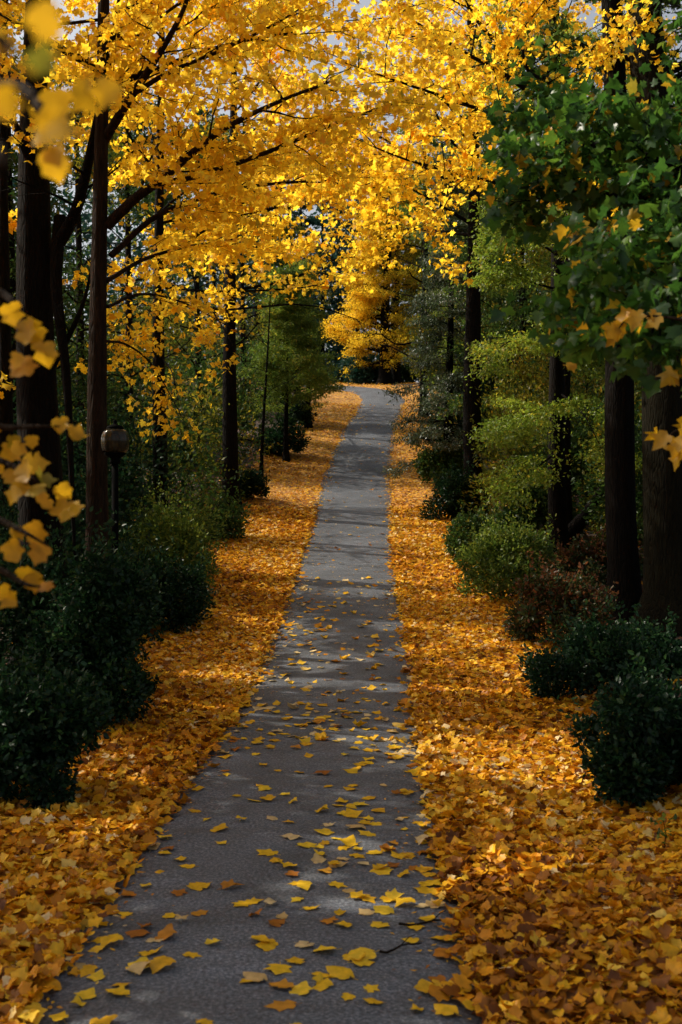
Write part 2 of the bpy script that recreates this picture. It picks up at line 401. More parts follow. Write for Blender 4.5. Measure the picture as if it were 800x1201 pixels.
# ------------------------------------------------------------------ ground, path
def graded(a, b, fine0, fine1, step, grow=1.18):
    pts = list(np.arange(fine0, fine1 + 1e-6, step))
    s = step; x = fine1
    while x < b: s *= grow; x += s; pts.append(min(x, b))
    s = step; x = fine0
    while x > a: s *= grow; x -= s; pts.insert(0, max(x, a))
    return np.array(pts)
gx = graded(-420, 420, -8, 8, .25); gy = graded(-80, 590, 0, 84, .4)
GX, GY = np.meshgrid(gx, gy)
GZ = gz(GX, GY)
dd = np.abs(GX - cx(GY))
# far end: the path bends to the left along the crest
PX = [2.2, 2.35, 2.1, 1.1, -.9, -3.6, -7.2, -12, -20]
PY = [60, 62.6, 64.8, 66.9, 68.5, 69.5, 70.2, 70.8, 71.4]
cl_y = np.concatenate([np.arange(-12, 60, .4)])
CL = np.concatenate([np.stack([cx(cl_y), cl_y], -1), smooth_path(np.stack([PX, PY, np.zeros(len(PX))], -1), 50)[:, :2]])
for _ in range(6): CL[1:-1] = (CL[:-2] + CL[1:-1] * 2 + CL[2:]) / 4
def dist_path(x, y):
    x = np.asarray(x, float); y = np.asarray(y, float)
    shp = x.shape; q = np.stack([x.ravel(), y.ravel()], -1); out = np.full(len(q), 1e9)
    m = (np.abs(q[:, 0]) < 30) & (q[:, 1] > -15) & (q[:, 1] < 90)
    idx = np.nonzero(m)[0]
    for k in range(0, len(idx), 4000):
        s = q[idx[k:k + 4000]]
        out[idx[k:k + 4000]] = np.sqrt(((s[:, None, :] - CL[None]) ** 2).sum(-1)).min(1)
    return out.reshape(shp)
DP = dist_path(GX, GY)
far_drop = (GY > 58) & (DP < 1.6)
GZ = np.where(far_drop, np.minimum(GZ, prof(GY) - .035), GZ)
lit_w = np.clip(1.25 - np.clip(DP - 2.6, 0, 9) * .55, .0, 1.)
mb = MB()
ny, nx = GX.shape
ii = (np.arange(ny - 1)[:, None] * nx + np.arange(nx - 1)[None]).reshape(-1)
mb.add(np.stack([GX, GY, GZ], -1).reshape(-1, 3), np.stack([ii, ii + 1, ii + nx + 1, ii + nx], -1), lit_w.reshape(-1))
tag(mb.build('ground', ground_mat()), kind='structure')

HALF = 1.2
tan = unit(np.gradient(CL, axis=0)); nor = np.stack([tan[:, 1], -tan[:, 0]], -1)
cross = np.linspace(-1, 1, 13)
mb = MB(); rows = []
for i in range(len(CL)):
    wob = .05 * math.sin(CL[i, 1] * 1.3) + .04 * math.sin(CL[i, 1] * 3.1 + 1)
    hw = np.where(cross < 0, HALF + wob, HALF - wob * .7)
    p = CL[i][None] + cross[:, None] * hw[:, None] * nor[i][None]
    z = prof(p[:, 1]) + .006 + .02 * (1 - cross ** 2)
    z = np.where(np.abs(cross) > .99, z - .03, z)
    rows.append(np.concatenate([p, z[:, None]], 1))
rows = np.array(rows); n, c = rows.shape[:2]
ii = (np.arange(n - 1)[:, None] * c + np.arange(c - 1)[None]).reshape(-1)
mb.add(rows.reshape(-1, 3), np.stack([ii, ii + 1, ii + c + 1, ii + c], -1))
tag(mb.build('path', asphalt_mat()), kind='structure')

# ------------------------------------------------------------------ leaf carpet on the verges (uncountable)
def litter(n, y0, y1, a0, a1, size, kind, power=1.0):
    y = rng.uniform(y0, y1, n); side = rng.choice([-1, 1], n)
    off = a0 + (a1 - a0) * rng.random(n) ** power
    off = off + rng.normal(0, .05, n)
    x = cx(y) + side * off
    return x, y
mb = MB()
def put_litter(x, y, size, kind, lift=.03, tilt=.35, dark=0.):
    n = len(x); z = np.maximum(gz(x, y), prof(y) * (dist_path(x, y) < 1.3) - 9 * (dist_path(x, y) >= 1.3) + .02) + rng.random(n) * lift + .006
    a = rng.uniform(0, 2 * np.pi, n)
    slope = (prof(y + .2) - prof(y - .2)) / .4
    D = np.stack([np.cos(a), np.sin(a), np.sin(a) * slope + rng.normal(0, tilt * .6, n)], -1)
    N = np.stack([rng.normal(0, tilt, n), -slope + rng.normal(0, tilt, n), np.ones(n)], -1)
    N[rng.random(n) < .4] *= -1
    sz = size * rng.uniform(.55, 1.25, n)
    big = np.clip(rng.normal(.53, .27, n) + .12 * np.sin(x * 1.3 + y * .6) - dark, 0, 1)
    add_leaves(mb, kind, np.stack([x, y, z], -1), D, N, sz, big)
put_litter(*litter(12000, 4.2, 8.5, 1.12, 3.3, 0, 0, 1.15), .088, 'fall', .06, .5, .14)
put_litter(*litter(16000, 8.5, 15, 1.12, 3.3, 0, 0, 1.15), .092, 'fall', .06, .5, .03)
put_litter(*litter(27000, 15, 34, 1.12, 3.4, 0, 0, 1.2), .098, 'maple', .05, .42)
put_litter(*litter(15000, 34, 60, 1.12, 3.9, 0, 0, 1.1), .13, 'slip', .05, .42)
xx = rng.uniform(-14, 9, 9000); yy = rng.uniform(58, 80, 9000); k = dist_path(xx, yy) > 1.15
put_litter(xx[k], yy[k], .15, 'slip', .05, .42)
# leaves that spill over the edge of the asphalt
put_litter(*litter(900, 4.2, 30, .92, 1.2, 0, 0, .35), .105, 'fall', .02, .25)
put_litter(*litter(900, 30, 60, .95, 1.2, 0, 0, .35), .1, 'slip', .02, .25)
# thin darker scatter under the bushes and trees
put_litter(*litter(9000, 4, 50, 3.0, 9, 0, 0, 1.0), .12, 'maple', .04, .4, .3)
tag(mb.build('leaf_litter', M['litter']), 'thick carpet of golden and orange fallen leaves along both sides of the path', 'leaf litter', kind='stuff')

# far specks on the asphalt
mb = MB()
y = 20 + 40 * rng.random(6000) ** 1.1; x = cx(y) + rng.uniform(-1.15, 1.15, len(y))
edge = np.abs(x - cx(y)) / 1.15
k = rng.random(len(y)) < (.16 + .8 * edge ** 3)
put_litter(x[k], y[k], .055, 'slip', .004, .15)
y = rng.uniform(24, 60, 160); x = cx(y) + rng.uniform(-1.1, 1.1, 160)
put_litter(x, y, .11, 'maple', .004, .15)
y = 12 + 12 * rng.random(330) ** 1.2; x = cx(y) + rng.uniform(-1.12, 1.12, 330)
put_litter(x, y, .135, 'fall', .006, .16, -.22)
n = 900; y = 4.5 + 18 * rng.random(n) ** 1.1; o = (1.18 - np.abs(rng.normal(0, .2, n))) * rng.choice([-1, 1], n); x = cx(y) + o
put_litter(x, y, .042, 'slip', .003, .12)
tag(mb.build('leaf_scatter', M['litter']), 'small fallen leaves and crumbs specking the farther part of the asphalt path', 'leaf litter', kind='stuff')

# ------------------------------------------------------------------ single fallen leaves on the asphalt
leaf_meshes = {}
for cname in ('yellow', 'tan', 'brown'):
    for k, (V, T) in enumerate(SHAPES['fall'][:6] + SHAPES['maple'][:2]):
        m = MB(); W = V.copy(); W[:, 1] -= .45; W[:, 2] -= W[:, 2].min()
        if cname == 'brown': W[:, 2] *= 1.35
        if k > 5: W[:, 2] *= .4
        m.add(W, T)
        # stalk
        st = np.array([[0, -.43, W[0, 2] + .01], [.03, -.56, .02], [.06, -.72, .03]])
        tube(m, st, [.012, .01, .008], 4)
        ob = m.build('fallen_leaf', M['leaf_' + cname]); leaf_meshes[cname, k] = ob.data
        bpy.data.objects.remove(ob)
LEAF_WORDS = {'yellow': 'bright yellow fallen leaf lying', 'tan': 'pale tan fallen leaf lying', 'brown': 'curled orange brown fallen leaf lying'}
spots = []
def drop_leaf(x, y): spots.append((x, y))
tries = 0
while len(spots) < 225 and tries < 9000:
    tries += 1
    y = 4.6 + 7.6 * rng.random() ** 1.0; x = cx(y) + rng.uniform(-1.12, 1.12)
    off = x - cx(y)
    dens = .45 + .4 * math.exp(-((off - .2) / .55) ** 2) + .4 * (abs(off) > .9)
    if y < 10 and off < -.25: dens *= .85
    if rng.random() > dens: continue
    if min([((x - a) ** 2 + (y - b) ** 2) for a, b in spots] or [9]) < .085 ** 2: continue
    drop_leaf(x, y)
for cxp, cyp, sx, sy, n in [(-1.05, 6.7, .18, .7, 14), (.15, 5.9, .4, .35, 14), (.35, 7.6, .3, .5, 16), (.75, 10.5, .25, 1.0, 14), (-.1, 13.2, .5, .45, 36)]:
    for _ in range(n):
        drop_leaf(cxp + rng.normal(0, sx) + cx(cyp) * .5, cyp + rng.normal(0, sy))
group_leaf = 'single fallen leaves on the asphalt'
for (x, y) in spots[:319]:
    off = x - cx(y)
    if abs(off) > 1.16: continue
    r_ = rng.random(); cname = 'yellow' if r_ < .74 else ('tan' if r_ < .86 else 'brown')
    ob = bpy.data.objects.new('fallen_leaf', leaf_meshes[cname, int(rng.integers(0, 8))]); col.objects.link(ob)
    s = .152 * rng.uniform(.55, 1.1)
    ob.scale = (s * rng.uniform(.62, 1.05), s, s * rng.uniform(.4, 1.25))
    slope = float(prof(y + .1) - prof(y - .1)) / .2
    ob.rotation_euler = (math.atan(slope) + rng.normal(0, .07), rng.normal(0, .08), rng.uniform(0, 6.283))
    ob.location = (x, y, float(prof(y)) + .006 + .02 * (1 - (off / 1.2) ** 2) + .004)
    zone = 'in front' if y < 8 else ('midway along' if y < 12.5 else 'farther off')
    sd = 'left' if off < 0 else 'right'
    tag(ob, f'{LEAF_WORDS[cname]} on the {sd} asphalt half {zone}', 'fallen leaf', group_leaf)

# fallen twigs on the right edge of the path
for k, (px, py, L, a) in enumerate([(508, 1088, .42, .15), (470, 1118, .28, .5), (560, 895, .35, -.2)]):
    d = 1300 * 2.5 / (py - 600.5); x = (px - 400) * d / 1300
    m = MB(); t = np.linspace(-.5, .5, 7)
    P = np.stack([t * L * math.cos(a), t * L * math.sin(a) + .02 * np.sin(t * 7), .012 + .008 * np.cos(t * 9)], -1)
    tube(m, P, np.linspace(.008, .003, 7), 6)
    tube(m, [P[3], P[3] + [.05, .07, .02], P[3] + [.09, .12, .015]], [.004, .003, .002], 5)
    ob = m.build('twig', M['bark_warm']); ob.location = (x, d, float(max(gz(x, d), prof(d) + .02)) + .004)
    tag(ob, ['brown broken twig lying among leaves at the right edge of the asphalt in front', 'short bare twig on the front asphalt, left of the longer twig', 'thin twig half across the right path edge beyond the foreground'][k], 'twig', 'broken twigs on the ground')

# ------------------------------------------------------------------ trees
def leaves_on(mb, kind, segA, segB, n, size, spread, droop, flat, var_f, keep=None, weights=None, drop_tunnel=True, face=None, top_thin=0., zspread=.55, nogap=False):
    """leaves set along twigs; flat = how level the blades lie"""
    L = np.linalg.norm(segB - segA, axis=1)
    w = L if weights is None else weights
    i = rng.choice(len(segA), n, p=w / w.sum())
    t = rng.random(n) ** .8
    P = segA[i] + (segB[i] - segA[i]) * t[:, None]
    P = P + rng.normal(0, 1, (n, 3)) * np.array([spread, spread, spread * zspread])
    ax = unit(segB[i] - segA[i])
    D = ax * .5 + rnd_dirs(n) * .8; D[:, 2] -= droop
    N = rnd_dirs(n) * (1 - flat) + np.array([0, 0, 1.]) * flat
    if face is not None: N = N + face
    k = np.ones(n, bool)
    if drop_tunnel: k &= tunnel_keep(P)
    if not nogap: k &= sun_keep(P)
    if top_thin: k &= ~((P[:, 2] > 3.2 + .47 * P[:, 1]) & (rng.random(n) < top_thin))
    if drop_tunnel:
        over = (np.abs(P[:, 0] - cx(P[:, 1]) - .2) < 2.0) & (P[:, 2] > prof(P[:, 1]) + 7.2 + (P[:, 1] - 14) * .2) & (P[:, 1] < 48)
        k &= ~(over & (rng.random(n) < .42))
    if keep is not None: k &= keep(P)
    P, D, N = P[k], D[k], N[k]
    sz = size * rng.uniform(.6, 1.2, len(P))
    add_leaves(mb, kind, P, D, N, sz, var_f(P))
    return len(P)

def branch_out(limb, L, n_side, n_twig, side_len, twig_len, up=.05, start=.2, lev=.28):
    """side branches and twigs of one limb -> segments (A, B, radius class)"""
    A, B, rad = [], [], []
    m = len(limb)
    T = unit(np.gradient(limb, axis=0))
    for s in range(n_side):
        t = start + (1 - start) * (s + rng.random()) / n_side
        f = t * (m - 1); i = min(int(f), m - 2); u = f - i
        p = limb[i] * (1 - u) + limb[i + 1] * u
        d = T[i]
        sideways = np.array([-d[1], d[0], 0]); sideways = unit(sideways) * (1 if s % 2 else -1)
        ang = R(rng.uniform(30, 75))
        v = unit(d * math.cos(ang) + sideways * math.sin(ang) + np.array([0, 0, rng.normal(up, lev)]))
        ln = side_len * L * (1.15 - .75 * t) * rng.uniform(.6, 1.25)
        q = p + v * ln + np.array([0, 0, -.04 * ln])
        mid = (p + q) / 2 + rng.normal(0, .04 * ln, 3)
        A += [p, mid]; B += [mid, q]; rad += [1, .6]
        for k in range(n_twig):
            tt = .25 + .75 * (k + rng.random()) / n_twig
            p2 = p + (mid - p) * tt * 2 if tt < .5 else mid + (q - mid) * (tt * 2 - 1)
            sw = np.array([-v[1], v[0], 0]); sw = unit(sw) * (1 if k % 2 else -1)
            a2 = R(rng.uniform(20, 65))
            v2 = unit(v * math.cos(a2) + sw * math.sin(a2) + np.array([0, 0, rng.normal(-.03, lev)]))
            q2 = p2 + v2 * twig_len * rng.uniform(.5, 1.3)
            A.append(p2); B.append(q2); rad.append(.3)
    return np.array(A), np.array(B), np.array(rad)

def var_normal(mu=.55, sd=.2):
    return lambda P: np.clip(rng.normal(mu, sd, len(P)) + .10 * np.sin(P[:, 0] * 1.9 + P[:, 2] * 1.3) + .08 * np.sin(P[:, 1] * 1.1 + P[:, 2] * 2.3), 0, 1)

def make_tree(name, label, cat, X, Y, H, r, bark, leafmat, kind='slip', n_leaves=8000, leaf=.08, lean=(0, 0), top_r=.25,
              limbs=14, t0=.25, t1=1.0, reach=3.0, reach_top=.8, elev=(25, 50), n_side=9, n_twig=4, side_len=.42, twig_len=.5,
              spread=.12, droop=.2, flat=.55, var=None, hero=(), keep=None, group=None, az_bias=None, drop_tunnel=True, limb_r=.32,
              trunk_pts=None, curve=0., sides=14, hero_w=1.0, face=None, flare=.7, top_thin=.6, lev=.28, zspread=.55, nogap=False):
    z0 = float(gz(X, Y)) - .1
    base = np.array([X, Y, z0])
    root = empty(name, base); tag(root, label, cat, group)
    tm = MB()
    if trunk_pts is None:
        t = np.linspace(0, 1, 7)
        tp = base + np.stack([lean[0] * t + .05 * r / .2 * np.sin(t * 6 + X) * (t > 0), lean[1] * t + .04 * np.sin(t * 5 + Y), H * t], -1)
    else:
        tp = np.vstack([base, trunk_pts]); H = tp[-1][2] - z0
    tp = smooth_path(tp, 26)
    tt = np.linspace(0, 1, 26)
    rad = r * (1 - (1 - top_r) * tt ** .9) + r * flare * np.exp(-(tp[:, 2] - z0) / .35)
    tube(tm, tp, rad, sides, .05)
    segA, segB, segW = [], [], []
    def do_limb(P, r0, wgt, mbx, ns, nt, sl, tl):
        L = np.linalg.norm(np.diff(P, axis=0), axis=1).sum()
        tube(mbx, P, np.linspace(r0, max(.006, r0 * .16), len(P)), 7 if r0 > .03 else 5, .04)
        A, B, rc = branch_out(P, L, ns, nt, sl, tl, lev=lev)
        if len(A) == 0: return
        rb = max(.004, r0 * .26)
        sticks(mbx, A, B, np.maximum(rb * rc, .003), np.maximum(rb * rc * .5, .002))
        A2 = np.vstack([A, P[-4:-1]]); B2 = np.vstack([B, P[-3:]])
        segA.append(A2); segB.append(B2); segW.append(np.linalg.norm(B2 - A2, axis=1) * wgt)
    # drawn limbs
    for h in hero:
        P = np.array([ray(*q) for q in h['pts']])
        P = smooth_path(P, 16)
        lm = MB()
        do_limb(P, h.get('r', .05), h.get('w', 1.) * hero_w, lm, h.get('ns', n_side), h.get('nt', n_twig), h.get('sl', .33), h.get('tl', twig_len))
        lm.build('limb', bark, root, origin=base)
    for i in range(limbs):
        f = t0 + (t1 - t0) * (i + rng.random() * .9) / max(limbs, 1)
        f = min(f, .985)
        k = f * 25; a = int(k); p = tp[a] + (tp[min(a + 1, 25)] - tp[a]) * (k - a)
        az = i * 2.399 + rng.normal(0, .35)
        if az_bias is not None and rng.random() < az_bias[1]: az = az_bias[0] + rng.normal(0, .55)
        el = R(rng.uniform(*elev))
        g = (f - t0) / max(t1 - t0, 1e-6)
        ln = (reach * (1 - g) + reach_top * g) * rng.uniform(.7, 1.15)
        d = np.array([math.cos(az) * math.cos(el), math.sin(az) * math.cos(el), math.sin(el)])
        q = np.array([p, p + d * ln * .35, p + d * ln * .7 + [0, 0, curve * ln * .3], p + d * ln + [0, 0, curve * ln]])
        q[1:] += rng.normal(0, .04 * ln, (3, 3))
        do_limb(smooth_path(q, 9), rad[min(a, 25)] * limb_r, 1., tm, n_side, n_twig, side_len, twig_len)
    tm.build('trunk', bark, root, origin=base)
    if n_leaves and segA:
        cm = MB()
        sA, sB, sW = np.vstack(segA), np.vstack(segB), np.concatenate(segW)
        got = leaves_on(cm, kind, sA, sB, n_leaves, leaf, spread, droop, flat, var or var_normal(), keep, sW, drop_tunnel, face, top_thin, zspread, nogap)
        if cm.n: cm.build('crown', leafmat, root, origin=base)
    return root

def X_at(px, d): return (px - 400) * d / F_PX

# --- the two big yellow maples on the left
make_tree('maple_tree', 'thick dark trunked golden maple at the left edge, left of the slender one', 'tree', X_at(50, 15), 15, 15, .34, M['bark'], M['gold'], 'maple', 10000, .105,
          limbs=16, t0=.5, reach=4.6, reach_top=1.5, elev=(5, 40), n_side=10, n_twig=4, flat=.45, sides=22, lean=(-.1, .2),
          hero=[dict(pts=[(72, 255, 15), (66, 330, 14.8), (78, 440, 14.6), (84, 560, 14.5), (88, 660, 14.5)], r=.10, ns=0),
                dict(pts=[(60, 300, 15), (88, 250, 14.7), (108, 170, 14.2), (135, 30, 13.6), (150, -60, 13.2)], r=.10, ns=8),
                dict(pts=[(62, 430, 15), (92, 370, 14.6), (106, 320, 14.5), (112, 250, 14.3)], r=.045, ns=4, w=.4),
                dict(pts=[(40, 200, 15), (10, 130, 14.4), (-30, 60, 14)], r=.07)])
make_tree('maple_tree', 'slender brown trunked golden maple reaching long dark limbs over the path from the left', 'tree', X_at(116, 14), 14, 12.5, .155, M['bark_warm'], M['gold'], 'maple', 12500, .10,
          limbs=9, t0=.62, reach=3.4, reach_top=1.2, elev=(5, 40), n_side=9, n_twig=4, flat=.45, sides=18, lean=(.05, 0), flare=.5,
          hero=[dict(pts=[(126, 265, 14), (160, 232, 13.8), (186, 214, 13.6), (228, 178, 13.2), (268, 148, 12.8), (330, 118, 12.3), (390, 95, 12)], r=.075, ns=13),
                dict(pts=[(186, 216, 13.6), (240, 204, 13.5), (320, 176, 13.2), (400, 142, 13), (470, 120, 13)], r=.045, ns=12),
                dict(pts=[(122, 165, 14), (148, 122, 13.6), (190, 58, 13.2), (218, 4, 12.8), (235, -60, 12.5)], r=.07, ns=10),
                dict(pts=[(160, 108, 13.5), (200, 84, 13.4), (262, 58, 13.3), (330, 24, 13.2), (380, -10, 13.2)], r=.035, ns=10),
                dict(pts=[(130, 300, 14), (190, 250, 14.4), (285, 220, 15), (390, 214, 16), (460, 235, 17)], r=.045, ns=13),
                dict(pts=[(118, 60, 14), (140, 40, 14.6), (200, -20, 15)], r=.05),
                dict(pts=[(124, 330, 14), (180, 300, 15), (260, 285, 16.5), (350, 300, 18)], r=.035, ns=12),
                dict(pts=[(126, 360, 14), (165, 345, 14.6), (215, 355, 15.4), (272, 385, 16)], r=.025, ns=9, w=.8),
                dict(pts=[(124, 400, 14), (150, 405, 14.6), (180, 430, 15), (214, 490, 15.2)], r=.018, ns=7, w=.7)])
make_tree('maple_tree', 'golden maple with slim dark trunk behind the glass lamp', 'tree', X_at(188, 25), 25, 14, .19, M['bark'], M['gold'], 'maple', 17000, .115,
          limbs=20, t0=.42, reach=4.6, reach_top=1.6, elev=(-5, 35), n_side=9, n_twig=4, flat=.45, az_bias=(-.1, .45),
          hero=[dict(pts=[(190, 330, 25), (232, 345, 24), (262, 385, 23), (284, 425, 22.5)], r=.03, ns=10, w=1.2), dict(pts=[(190, 420, 25), (203, 440, 24), (212, 490, 23.5)], r=.02, ns=8),
                dict(pts=[(190, 290, 25), (240, 300, 24), (285, 345, 23)], r=.03, ns=10, w=1.2), dict(pts=[(190, 350, 25), (165, 380, 24), (150, 410, 23.5)], r=.02, ns=8)])
make_tree('maple_tree', 'tall golden maple on the left bank, its crown arching over the middle path', 'tree', X_at(272, 33), 33, 16, .26, M['bark'], M['gold'], 'maple', 13000, .12,
          limbs=22, t0=.42, reach=5.2, reach_top=2, elev=(0, 35), n_side=9, n_twig=4, flat=.45, az_bias=(0, .5))
# --- right side trunks
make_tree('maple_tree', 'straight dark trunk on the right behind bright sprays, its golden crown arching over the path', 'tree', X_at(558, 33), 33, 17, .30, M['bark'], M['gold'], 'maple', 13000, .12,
          limbs=22, t0=.45, reach=6, reach_top=2, elev=(0, 35), n_side=9, n_twig=4, flat=.45, az_bias=(3.2, .6), sides=18, lean=(-.2, 0))
LIME_HERO = [dict(pts=[(655, 330, 25), (690, 340, 24.4), (715, 355, 24), (735, 380, 23.8)], r=.025, ns=11, sl=.4), dict(pts=[(655, 270, 25), (640, 255, 24), (610, 250, 23.4), (580, 265, 23)], r=.025, ns=11, sl=.45),
             dict(pts=[(655, 340, 25), (620, 330, 24.4), (585, 322, 23.9), (556, 330, 23.4)], r=.03, ns=12, sl=.45),
             dict(pts=[(655, 300, 25), (630, 285, 24.2), (600, 282, 23.5), (572, 300, 23)], r=.03, ns=12, sl=.45),
             dict(pts=[(655, 400, 25), (625, 395, 24), (590, 405, 23.2), (562, 440, 22.8)], r=.03, ns=12, sl=.45),
             dict(pts=[(655, 470, 25), (630, 480, 24), (602, 500, 23.2), (575, 520, 22.6)], r=.028, ns=12, sl=.45),
             dict(pts=[(655, 380, 25), (680, 380, 24), (705, 400, 23), (722, 430, 22.4)], r=.028, ns=12, sl=.45),
             dict(pts=[(655, 310, 25), (690, 300, 24), (720, 310, 23), (745, 340, 22.4)], r=.028, ns=12, sl=.45),
             dict(pts=[(655, 460, 25), (680, 480, 24), (700, 515, 23), (712, 545, 22.4)], r=.025, ns=12, sl=.45),
             dict(pts=[(655, 530, 25), (640, 540, 24), (615, 560, 23.2), (590, 575, 22.8)], r=.025, ns=10, sl=.4, w=.8)]
make_tree('beech_tree', 'right hand tree with low bright yellow green sprays in front of its dark trunk', 'tree', X_at(655, 25), 25, 15, .22, M['bark'], M['lime'], 'oval', 58000, .082,
          limbs=12, t0=.55, reach=4, reach_top=1.5, elev=(5, 35), n_side=10, n_twig=5, flat=.5, spread=.12, twig_len=.5, lev=.13, zspread=.45, hero=LIME_HERO, hero_w=2.2, keep=lambda P: ~((np.abs(P[:, 0] - X_at(655, 25) + .12) < .36 + rng.normal(0, .08, len(P))) & (P[:, 1] < 25.2) & (P[:, 2] < 4.6) & (rng.random(len(P)) < .95)) & (P[:, 0] > 2.95 + rng.normal(0, .22, len(P))), sides=16, lean=(-.15, 0))
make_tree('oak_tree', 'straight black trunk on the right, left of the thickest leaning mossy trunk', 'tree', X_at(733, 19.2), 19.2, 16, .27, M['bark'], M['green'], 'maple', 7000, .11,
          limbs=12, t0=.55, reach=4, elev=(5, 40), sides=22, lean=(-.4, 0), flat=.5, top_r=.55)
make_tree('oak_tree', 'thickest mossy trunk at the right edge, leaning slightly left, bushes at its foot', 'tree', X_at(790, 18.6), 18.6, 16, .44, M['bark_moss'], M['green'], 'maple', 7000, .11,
          limbs=12, t0=.55, reach=4, elev=(5, 40), sides=26, lean=(-.75, 0), flat=.5, top_r=.5)
# golden limbs that come down over the path from the upper right
make_tree('maple_tree', 'dark maple at upper right sending golden branches over the path', 'tree', X_at(664, 27), 27, 15, .17, M['bark'], M['gold'], 'maple', 13000, .11,
          limbs=7, t0=.72, reach=3.5, elev=(0, 35), flat=.45, lean=(-.2, 0),
          hero=[dict(pts=[(662, 180, 26.8), (630, 120, 20), (592, 88, 18.5), (535, 56, 17), (448, 0, 15.5)], r=.07, ns=12),
                dict(pts=[(662, 230, 26.8), (620, 170, 19.5), (570, 132, 18), (480, 100, 17), (400, 72, 16)], r=.05, ns=12),
                dict(pts=[(662, 270, 26.8), (610, 225, 20), (540, 205, 19), (470, 185, 18.4), (400, 155, 18)], r=.045, ns=12),
                dict(pts=[(662, 300, 26.8), (600, 230, 20), (545, 210, 19), (505, 275, 18)], r=.03, ns=9, w=.6),
                dict(pts=[(662, 90, 26.8), (625, 88, 19), (612, 50, 18), (608, -20, 17.5)], r=.05, ns=6, w=.4),
                dict(pts=[(662, 120, 26.8), (605, 62, 19), (570, 38, 18), (540, -10, 17)], r=.06, ns=8, w=.5)])
# near dark green maple, trunk just outside the right of the view
make_tree('maple_tree', 'near dark green maple with a few orange leaves at the upper right', 'tree', 3.55, 7.6, 9, .17, M['bark'], M['dark_green'], 'maple', 5800, .10,
          limbs=2, t0=.8, reach=1.5, elev=(5, 40), flat=.35, droop=.45, spread=.10, twig_len=.34, drop_tunnel=False,
          keep=lambda P: (P[:, 0] > .135 * P[:, 1]) & (P[:, 1] > 5.0) & (P[:, 2] > 2.5 + P[:, 1] * .105),
          var=lambda P: np.clip(rng.beta(1.6, 1.7, len(P)) * .91, 0, 1),
          hero=[dict(pts=[(1010, 330, 7.6), (900, 262, 7.5), (790, 240, 7.6), (680, 225, 8.0), (610, 235, 8.3)], r=.04, ns=12, sl=.28),
                dict(pts=[(1010, 300, 7.6), (880, 230, 7.6), (780, 190, 7.7), (700, 170, 7.9), (620, 165, 8.3)], r=.045, ns=13, sl=.3),
                dict(pts=[(1010, 250, 7.6), (900, 190, 7.8), (800, 150, 8.2), (700, 130, 8.8), (585, 150, 9.4)], r=.045, ns=13, sl=.3),
                dict(pts=[(1010, 380, 7.6), (900, 320, 7.2), (820, 285, 7), (755, 285, 6.8), (700, 330, 6.6)], r=.035, ns=11, sl=.3),
                dict(pts=[(1010, 420, 7.6), (920, 380, 6.9), (850, 340, 6.4), (790, 330, 6.1), (765, 390, 5.9)], r=.03, ns=10, sl=.28),
                dict(pts=[(1010, 150, 7.6), (900, 40, 8), (830, 10, 8.4), (800, 30, 9)], r=.04, ns=8, sl=.25, w=.3)])
# ------------------------------------------------------------------ near branches with blurred gold leaves, trunk outside the left of the view
def near_left():
    X, Y = -2.75, 3.4
    z0 = float(gz(X, Y)) - .05; base = np.array([X, Y, z0])
    root = empty('maple_tree', base)
    tag(root, 'very near golden maple whose blurred leaf sprays poke in at the far left', 'tree')
    tm = MB(); P = smooth_path(base + np.array([[0, 0, 0], [.05, 0, 2], [-.05, .05, 4], [.05, 0, 6.5]]), 20)
    tube(tm, P, np.linspace(.13, .05, 20), 12, .05); tm.build('trunk', M['bark_warm'], root, origin=base)
    cm = MB()
    def hang(pts, n, size, rad, sd):
        Q = smooth_path(np.array([ray(*q) for q in pts]), 14)
        S0 = base + np.array([0, 0, max(.8, Q[0][2] - z0 - .5)])
        Q = np.vstack([smooth_path(np.array([S0, (S0 + Q[0]) / 2 + [0, 0, .08], Q[0]]), 6)[:-1], Q])
        bm_ = MB(); tube(bm_, Q, np.linspace(.02, .003, len(Q)), 6, .05); bm_.build('limb', M['bark_warm'], root, origin=base)
        k = rng.uniform(6, len(Q) - 1, n); a = k.astype(int); u = (k - a)[:, None]
        a2 = np.minimum(a + 1, len(Q) - 1)
        p = Q[a] * (1 - u) + Q[a2] * u + rng.normal(0, sd, (n, 3))
        D = np.stack([rng.normal(.25, .5, n), rng.normal(0, .4, n), rng.normal(-.75, .35, n)], -1)
        N = np.stack([rng.normal(0, .45, n), -np.abs(rng.normal(.8, .35, n)), rng.normal(.45, .35, n)], -1)
        add_leaves(cm, 'fall', p, D, N, size * rng.uniform(.7, 1.15, n), np.clip(rng.normal(.55, .22, n), 0, 1))
    hang([(-90, 40, 1.1), (-20, 40, 1.0), (20, 60, .95)], 6, .036, .1, .02)
    hang([(-60, 120, 2.2), (20, 100, 2.0), (60, 140, 1.9), (98, 130, 1.9)], 9, .055, .1, .03)
    hang([(-90, 170, 1.05), (-20, 170, .95), (8, 190, .9)], 4, .036, .1, .02)
    hang([(-60, 330, 3.6), (5, 345, 3.4), (30, 385, 3.3), (42, 400, 3.3)], 6, .08, .1, .03)
    hang([(-60, 480, 3.8), (0, 500, 3.7), (40, 500, 3.6), (70, 500, 3.6)], 6, .065, .1, .03)
    hang([(-60, 530, 3.7), (0, 540, 3.6), (35, 560, 3.5), (66, 580, 3.5)], 16, .08, .1, .04)
    hang([(-60, 580, 3.6), (0, 610, 3.5), (30, 625, 3.4), (56, 640, 3.4)], 5, .07, .1, .03)
    hang([(-60, 640, 3.6), (0, 668, 3.5), (30, 685, 3.4), (48, 688, 3.4)], 6, .07, .1, .03)
    cm.build('crown', M['near_gold'], root, origin=base)
near_left()
